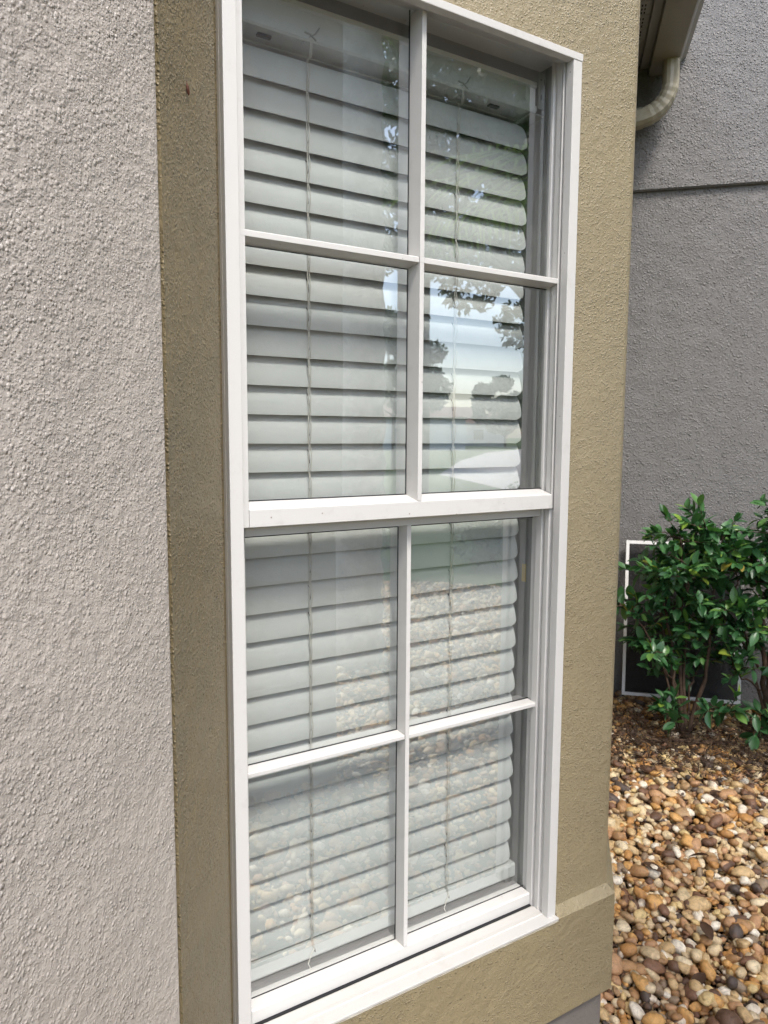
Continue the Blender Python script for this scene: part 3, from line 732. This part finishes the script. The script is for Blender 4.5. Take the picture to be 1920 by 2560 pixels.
shrub('leafy_shrub', 'taller glossy green shrub standing to the right of the leaning screen', bB, [
    ([bB, (2.98, 1.70, -1.22), (2.90, 1.66, -1.16)], .005, 7, .12), ([bB, (3.06, 1.66, -1.2), (3.10, 1.56, -1.12)], .005, 7, .12),
    ([(2.98, 1.78, -1.0), (2.92, 1.84, -.85), (2.84, 1.88, -.74)], .006, 12, .16), ([(3.0, 1.76, -1.1), (2.90, 1.80, -1.02), (2.84, 1.80, -.96)], .006, 8, .13), ([(3.04, 1.74, -.7), (3.06, 1.74, -.4), (3.0, 1.76, -.24)], .006, 8, .14),
    ([bB, (2.96, 1.80, -.9), (2.90, 1.84, -.66), (2.86, 1.82, -.50)], .008, 16, .17), ([bB, (3.04, 1.76, -.9), (3.02, 1.72, -.6), (3.0, 1.70, -.40)], .009, 18, .18),
    ([bB, (3.00, 1.76, -1.0), (3.0, 1.78, -.72), (2.92, 1.82, -.46)], .014, 20, .18),
    ([bB, (3.06, 1.72, -.95), (3.10, 1.74, -.62), (3.04, 1.78, -.34)], .012, 20, .18),
    ([bB, (3.08, 1.66, -1.0), (3.20, 1.60, -.65), (3.22, 1.60, -.36)], .012, 20, .2),
    ([bB, (2.98, 1.70, -1.05), (2.94, 1.66, -.85), (2.92, 1.66, -.70)], .008, 7, .14),
    ([bB, (3.12, 1.62, -1.05), (3.16, 1.52, -.85), (3.12, 1.50, -.66)], .008, 8, .16)], 12)

# ------------------------------------------------------------------ river pebbles (one mass of stuff)
def ico(sub):
    bm = bmesh.new(); bmesh.ops.create_icosphere(bm, subdivisions=sub, radius=1); bm.verts.ensure_lookup_table()
    v = np.array([x.co[:] for x in bm.verts]); f = np.array([[w.index for w in q.verts] for q in bm.faces]); bm.free(); return v, f
def protos(sub, n, seed):
    rng = np.random.default_rng(seed); v0, f0 = ico(sub); out = []
    for k in range(n):
        v = v0.copy(); hard = rng.random()
        for _ in range(rng.integers(4, 11)):
            nn = rng.normal(0, 1, 3); nn /= np.linalg.norm(nn); d = rng.uniform(.55, .9) if hard > .4 else rng.uniform(.8, .97)
            e = v @ nn - d; e[e < 0] = 0; v = v - np.outer(e, nn) * .92
        q = rng.normal(0, 1.6, (3, 3)); v = v * (1 + .06 * np.sin(v @ q[:, 0] * 1.7 + rng.random() * 6)[:, None] + .04 * np.sin(v @ q[:, 1] * 3 + 1)[:, None])
        out.append(v)
    return out, f0
def inside(px, py, poly):
    r = np.zeros(len(px), bool); n = len(poly); j = n - 1
    for i in range(n):
        xi, yi = poly[i]; xj, yj = poly[j]
        c = ((yi > py) != (yj > py)) & (px < (xj - xi) * (py - yi) / (yj - yi + 1e-12) + xi); r ^= c; j = i
    return r
def pebbles():
    rng = np.random.default_rng(77)
    X0, X1, Y0, Y1 = .2, 5.2, -3.7, 2.75; cell = .006
    hm = np.zeros((int((X1 - X0) / cell), int((Y1 - Y0) / cell)))
    PH, FH = protos(2, 26, 1); PL, FL = protos(1, 26, 2)
    N = 27000
    xs = rng.uniform(X0, X1, N * 2); ys = rng.uniform(Y0, Y1, N * 2)
    ok = inside(xs, ys, BED) & (xs + ys < 5.33) & ~((ys > .885) & (xs - ys < .165)) & ~((ys > .885) & (xs < 1.07)) & (xs > .3)
    xs, ys = xs[ok], ys[ok]
    # projection to favour what the lens sees
    P = np.stack([xs, ys, np.full(len(xs), GZ)], 1) @ R; px = P[:, 0] / P[:, 2] * 1823 + 960; py = P[:, 1] / P[:, 2] * 1823 + 1280
    vis = (P[:, 2] > 0) & (px > 1430) & (px < 2150) & (py > 1600) & (py < 2900)
    keep = vis | (rng.random(len(xs)) < .62); xs, ys, vis = xs[keep], ys[keep], vis[keep]
    extra = 30000; bx = rng.uniform(1.0, 3.5, extra * 3); by = rng.uniform(.6, 2.6, extra * 3)
    ok = inside(bx, by, BED) & (bx + by < 5.33) & ~((by > .885) & (bx - by < .165)) & ~((by > .885) & (bx < 1.07))
    bx, by = bx[ok][:extra], by[ok][:extra]
    P = np.stack([bx, by, np.full(len(bx), GZ)], 1) @ R; pxx = P[:, 0] / P[:, 2] * 1823 + 960; v2 = (pxx > 1430) & (pxx < 2150)
    bx, by = bx[v2], by[v2]; xs = np.concatenate([xs, bx]); ys = np.concatenate([ys, by]); vis = np.concatenate([vis, np.ones(len(bx), bool)])
    rx = rng.uniform(.7, 3.8, 20000); ry = rng.uniform(-3.4, .95, 20000); ok = inside(rx, ry, BED) & ~((ry > .885) & (rx < 1.07))
    xs = np.concatenate([xs, rx[ok]]); ys = np.concatenate([ys, ry[ok]]); vis = np.concatenate([vis, np.zeros(ok.sum(), bool)])
    n = len(xs); size = np.exp(rng.normal(math.log(.0078), .42, n)); size = np.clip(size, .0040, .0265) * np.where(vis, 1, 1.25)
    order = np.argsort(size * rng.uniform(.6, 1.5, n)); xs, ys, vis, size = xs[order], ys[order], vis[order], size[order]
    V = []; F = []; off = 0
    for i in range(n):
        a, b, c = size[i] * rng.uniform(1.0, 1.6), size[i] * rng.uniform(.8, 1.1), size[i] * rng.uniform(.5, .85)
        th = rng.uniform(0, 2 * math.pi); tx, ty = rng.normal(0, .28, 2)
        cz, sz = math.cos(th), math.sin(th); Rz = np.array([[cz, -sz, 0], [sz, cz, 0], [0, 0, 1]])
        Rx = np.array([[1, 0, 0], [0, math.cos(tx), -math.sin(tx)], [0, math.sin(tx), math.cos(tx)]]); Ry = np.array([[math.cos(ty), 0, math.sin(ty)], [0, 1, 0], [-math.sin(ty), 0, math.cos(ty)]])
        M = Rz @ Rx @ Ry
        gi, gj = int((xs[i] - X0) / cell), int((ys[i] - Y0) / cell); rr = max(1, int(size[i] / cell))
        sl = hm[max(0, gi - rr):gi + rr + 1, max(0, gj - rr):gj + rr + 1]
        if sl.size == 0: continue
        z = .55 * sl.mean() + .35 * sl.max() + c * .35
        if z > .052: z = .052 * rng.uniform(.75, 1.0); 
        ii, jj = np.mgrid[-rr:rr + 1, -rr:rr + 1]; dome = np.sqrt(np.clip(1 - (ii ** 2 + jj ** 2) / (rr + .5) ** 2, 0, 1)) * c
        a0, a1, b0_, b1_ = max(0, gi - rr), min(hm.shape[0], gi + rr + 1), max(0, gj - rr), min(hm.shape[1], gj + rr + 1)
        dm = dome[a0 - gi + rr:a1 - gi + rr, b0_ - gj + rr:b1_ - gj + rr]
        hm[a0:a1, b0_:b1_] = np.maximum(hm[a0:a1, b0_:b1_], np.where(dm > 0, z + dm, 0))
        P0, F0 = (PH, FH) if vis[i] and size[i] > .0085 and xs[i] + ys[i] < 4.4 else (PL, FL)
        v = (P0[rng.integers(len(P0))] * [a, b, c]) @ M.T + [xs[i], ys[i], GZ - .012 + z]
        V.append(v); F.append(F0 + off); off += len(v)
    o = np_mesh('river_pebbles', np.concatenate(V), np.concatenate(F), PEBBLE, smooth=True)
    fin(o, 'brown, cream and orange river pebbles covering the bed beside the house', 'pebbles', kind='stuff')
pebbles()
def litter():
    rng = np.random.default_rng(15); V = []; F = []
    n = 10000; u = rng.uniform(-.35, .75, n); o = rng.uniform(.15, .98, n)
    for k in range(n):
        p = FW(u[k] + .25, o[k], GZ + rng.uniform(.050, .070))
        if p[0] - p[1] < .2: continue
        d = min(abs(o[k] - .62) / .42, 1); 
        if rng.random() < d * .9: continue
        a = rng.uniform(0, 6.28); L = rng.uniform(.012, .045); w = rng.uniform(.0015, .009)
        e = np.array([math.cos(a), math.sin(a), rng.normal(0, .25)]); q = np.array([-e[1], e[0], rng.normal(0, .3)]); b = len(V)
        V += [p - e * L / 2, p + q * w / 2, p + e * L / 2 + np.array([0, 0, .004]), p - q * w / 2]; F.append((b, b + 1, b + 2, b + 3))
    t = leaf_mat('brown_litter', [(0, (.020, .012, .008, 1)), (.6, (.045, .027, .016, 1)), (1, (.10, .065, .036, 1))], .7, 0, .2)
    fin(np_mesh('leaf_litter', np.array(V), np.array(F), t, smooth=False), 'brown leaf litter strewn under the shrubs', 'litter', kind='stuff')
litter()
# stucco porch column behind the lens, seen in the left panes
pc = MB(); pc.extr_z(rounded([(.76, -.92), (1.255, -.92), (1.255, -.45), (.76, -.45)], [0, 1, 2, 3], .012), GZ - .03, 2.0)
pt = thing('porch_column', 'square grey stucco column mirrored dimly in the left window panes', 'column', (1.01, -.68, GZ - .03))
pc.build('shaft', GREY, pt)
pc = MB(); pc.box(.72, 1.295, -.96, -.41, 2.001, 2.16); pc.build('capital', GREY, pt, bevel=.004)
# dry fallen leaves and a stick lying on the pebbles
rl = np.random.default_rng(5)
DRYLEAF = plain('dry_leaf', (.09, .05, .028, 1), .7, .3, .4, 60)
for k, (x, y, lab) in enumerate([(1.66, 1.10, 'dry brown leaf on the pebbles one step out from the foundation'), (1.95, 1.28, 'dry brown leaf on the pebbles in the middle of the bed'), (1.75, 1.36, 'dry brown leaf on the pebbles nearest the tan corner'),
                                (2.30, 1.52, 'dry brown leaf on the pebbles closest to the shaded strip'), (1.50, .98, 'dry curled leaf close beside the foundation')]):
    V, F = leaf_np(rl, np.array([x, y, GZ + .048]), np.array([rl.normal(), rl.normal(), .02]), .06, .03)
    fin(np_mesh('fallen_leaf', np.array(V), np.array(F), DRYLEAF), lab, 'leaf', 'fallen leaves on the pebbles')
m = MB(); m.tube([(2.42, 1.98, GZ + .045), (2.55, 1.90, GZ + .052), (2.70, 1.80, GZ + .047), (2.80, 1.74, GZ + .045)], [.006, .010, .011, .007], 8)
fin(m.build('stick', BARK, smooth=True), 'bare brown stick lying on the pebbles under the shrub', 'stick')

# ------------------------------------------------------------------ what the glass reflects: palm, oak, hedge plants, street and neighbours
def frond(rng, base, d, L, n=26, w=.02, ll=.34, droop=.55):
    d = d / np.linalg.norm(d); s = np.cross(d, [0, 0, 1.]); s /= np.linalg.norm(s) + 1e-9; V = []; F = []; sp = []
    for k in range(n + 1):
        t = k / n; c = base + d * L * t + np.array([0, 0, -droop * L * t * t]); sp.append(c)
        if k < 3: continue
        for sg in (-1, 1):
            e = s * sg * .85 + d * .55 + np.array([0, 0, rng.uniform(-.5, -.05)]); e /= np.linalg.norm(e); l = ll * math.sin(math.pi * min(.97, .15 + .85 * t)) * rng.uniform(.8, 1.1) + .03
            q = np.cross(e, [0, 0, 1.]); q /= np.linalg.norm(q); b = len(V)
            V += [c - q * w * .3, c + q * w * .3, c + e * l * .5 + q * w * .5 - np.array([0, 0, .04 * l]), c + e * l * .5 - q * w * .5 - np.array([0, 0, .04 * l]), c + e * l - np.array([0, 0, .3 * l]) + q * .001, c + e * l - np.array([0, 0, .3 * l]) - q * .001]
            F += [(b, b + 1, b + 2, b + 3), (b + 3, b + 2, b + 4, b + 5)]
    return V, F, sp
def palm(label, base, top, r, nf, L, seed, bark, droop=.55, low=-.2, ll=.34):
    rng = np.random.default_rng(seed); t = thing('palm_tree', label, 'palm', base)
    b, tp = np.array(base, float), np.array(top, float); m = MB(); k = 40
    m.tube([b + (tp - b) * i / k for i in range(k + 1)], [r * (1.15 - .2 * i / k) * (1.08 if i % 2 else .95) for i in range(k + 1)], 14); m.build('trunk', bark, t, smooth=True)
    V = []; F = []; m = MB()
    for i in range(nf):
        a = 2 * math.pi * i / nf + rng.normal(0, .2); el = rng.uniform(low, .9)
        v, f, sp = frond(rng, tp + rng.normal(0, .03, 3), np.array([math.cos(a), math.sin(a), el]), L * rng.uniform(.8, 1.1), ll=ll, droop=droop)
        q = len(V); V += v; F += [tuple(q + x for x in g) for g in f]; m.tube(sp[::3], [.012 * (1 - .8 * j / (len(sp[::3]))) for j in range(len(sp[::3]))], 5)
    np_mesh('crown', np.array(V), np.array(F), PALMLEAF, parent=t, smooth=False); m.build('frond_rib', PALMLEAF, t)
palm('palm with a pale rough trunk, mirrored in the left window panes', (2.02, -1.68, GZ), (1.95, -1.62, 2.9), .135, 16, 1.7, 3, PALEBARK, low=.1)
palm('low feathery palm, mirrored in the top right window pane', (4.5, -2.05, GZ), (4.35, -2.0, 1.75), .07, 15, 1.9, 9, OAKBARK, droop=.45, low=.15, ll=.42)

def crown_np(rng, centers, nleaf, ls, flat=.8):
    """leaf-sized quads spread through clumps; centers: list of (x,y,z,r)"""
    V = []; tot = sum(c[3] ** 2 for c in centers)
    for (x, y, z, r) in centers:
        n = int(nleaf * r * r / tot); d = rng.normal(0, 1, (n, 3)); d /= np.linalg.norm(d, axis=1)[:, None]
        rad = r * rng.uniform(.35, 1.05, n) ** .6; c = d * rad[:, None] * [1, 1, flat] + [x, y, z]
        u = rng.normal(0, 1, (n, 3)); u /= np.linalg.norm(u, axis=1)[:, None]; w = np.cross(u, rng.normal(0, 1, (n, 3))); w /= np.linalg.norm(w, axis=1)[:, None]
        s = ls * rng.uniform(.6, 1.3, n)[:, None]
        V.append(np.stack([c - u * s, c - w * s * .5, c + u * s, c + w * s * .5], 1).reshape(-1, 3))
    V = np.concatenate(V); F = np.arange(len(V)).reshape(-1, 4); return V, F
def tree(label, base, height, spread, trunk_h, seed, leaf, nleaf, ls, nclump, name='oak_tree', cat='tree', r=.2, clump=.28, bark=OAKBARK, group=None):
    rng = np.random.default_rng(seed); t = thing(name, label, cat, base, group); b = np.array(base, float)
    m = MB(); fork = b + [0, 0, trunk_h]; m.tube([b, b + [0, 0, trunk_h * .5], fork], [r, r * .8, r * .72], 10); cs = []
    for k in range(nclump):
        a = rng.uniform(0, 2 * math.pi); q = rng.random() ** .5; zz = trunk_h + (height - trunk_h) * rng.uniform(.12, .95); lim = math.sin(math.pi * min(1, max(.12, (zz - trunk_h * .8) / (height - trunk_h * .8)))) ** .5
        c = b + np.array([math.cos(a) * spread * q * lim, math.sin(a) * spread * q * lim, zz]); cs.append((*c, clump * spread * rng.uniform(.6, 1.2)))
        if k % 2 == 0:
            mid = (fork + c) / 2 + rng.normal(0, .1 * spread, 3); m.tube([fork - [0, 0, .1], mid, c], [r * .4, r * .22, r * .06], 6)
    m.build('trunk', bark, t, smooth=True); V, F = crown_np(rng, cs, nleaf, ls); np_mesh('crown', V, F, leaf, parent=t, smooth=False); return t
tree('broad oak tree, its branches mirrored in the right window panes', (9.0, -6.4, GZ), 10.2, 3.3, 2.35, 21, OAKLEAF, 46000, .075, 66, clump=.22, r=.28)
tree('spreading oak tree added near the low palm to shade the tan strip', (7.0, -1.7, GZ), 6.8, 3.0, 2.5, 33, OAKLEAF, 30000, .075, 50, clump=.25, r=.24)  # extra oak, added to block sky light from the tan side band
tree('low leafy tree standing before the neighbouring house', (15.9, -23.5, GZ - .02), 6.2, 2.1, 2.2, 41, OAKLEAF, 9000, .12, 24, clump=.3, r=.1)
tree('smaller oak tree across the lawn, mirrored beside the vertical bar', (7.95, -9.7, GZ), 10.5, 3.0, 4.3, 27, OAKLEAF, 30000, .08, 46, clump=.26, r=.12)
tree('round clipped tree, mirrored in the middle right pane', (60, -68, GZ - .02), 8.6, 4.6, 1.4, 22, HEDGELEAF, 9000, .3, 26, name='round_tree')
tree('small pink flowering tree, mirrored at the right end of the pane', (34, -34.5, GZ - .02), 3.0, .95, 1.3, 23, PINKLEAF, 1500, .12, 9, name='flowering_tree', r=.06)
rngh = np.random.default_rng(31)
for k, (x, y, r, lab) in enumerate([(4.9, -3.9, .55, 'dark green hedge plant at the end of the gravel bed'), (6.1, -3.2, .6, 'dark green hedge plant nearest the low palm'), (3.7, -4.9, .5, 'dark green hedge plant farthest out on the lawn'), (7.2, -5.3, .7, 'dark green hedge plant beneath the oak')]):
    t = thing('hedge_plant', lab, 'shrub', (x, y, GZ), 'hedge plants mirrored in the lower panes'); m = MB()
    cs = [(x + rngh.normal(0, r * .4), y + rngh.normal(0, r * .4), GZ + r * rngh.uniform(.35, .9), r * .5) for _ in range(9)]
    for c in cs: m.tube([(x, y, GZ), ((x + c[0]) / 2, (y + c[1]) / 2, (GZ + c[2]) / 2 + .05), c[:3]], [.012, .009, .004], 5)
    m.build('stem', BARK, t); V, F = crown_np(rngh, cs, 1800, .035); np_mesh('foliage', V, F, HEDGELEAF, parent=t, smooth=False)
# neighbour house
HW = plain('white_render', (.72, .71, .68, 1), .8, .2, .05); ROOF = plain('red_brown_roof', (.30, .20, .16, 1), .85, .2, .2, 2); PANE = plain('dark_pane', (.03, .035, .04, 1), .1, .6)
def house(label, cx, cy, wx, wy, hw, hr, rot, roofm):
    t = thing('house', label, 'house', (cx, cy, GZ - .03)); c, s = math.cos(rot), math.sin(rot)
    T = lambda x, y, z: (cx + x * c - y * s, cy + x * s + y * c, GZ - .03 + z)
    def bx(m, x0, x1, y0, y1, z0, z1): m.add([T(x, y, z) for z in (z0, z1) for x, y in ((x0, y0), (x1, y0), (x1, y1), (x0, y1))], [(0, 3, 2, 1), (4, 5, 6, 7), (0, 1, 5, 4), (1, 2, 6, 5), (2, 3, 7, 6), (3, 0, 4, 7)])
    m = MB(); bx(m, -wx, wx, -wy, wy, 0, hw); m.build('wall', HW, t)
    m = MB(); e = .6; m.add([T(-wx - e, -wy - e, hw + .01), T(wx + e, -wy - e, hw + .01), T(wx + e, wy + e, hw + .01), T(-wx - e, wy + e, hw + .01), T(-wx + wy, 0, hw + hr), T(wx - wy, 0, hw + hr)], [(0, 3, 2, 1), (0, 1, 5, 4), (2, 3, 4, 5), (1, 2, 5), (3, 0, 4)]); m.build('roof', roofm, t)
    m = MB(); bx(m, -wx * .7, -wx * .7 + 4.5, wy, wy + .05, .1, 2.5); m.build('garage_door', HW, t)
    for q in (.1, .5):
        m = MB(); bx(m, wx * q, wx * q + 1.3, wy + .001, wy + .06, .9, 2.2); m.build('window', PANE, t)
house('white walled house with a low hipped roof, mirrored in the middle panes', 38, -66, 11, 6, 3.1, 2.6, math.radians(35), ROOF)
house('second white house farther along the street in the reflection', 62, -84, 9, 5, 3.0, 2.4, math.radians(40), ROOF)
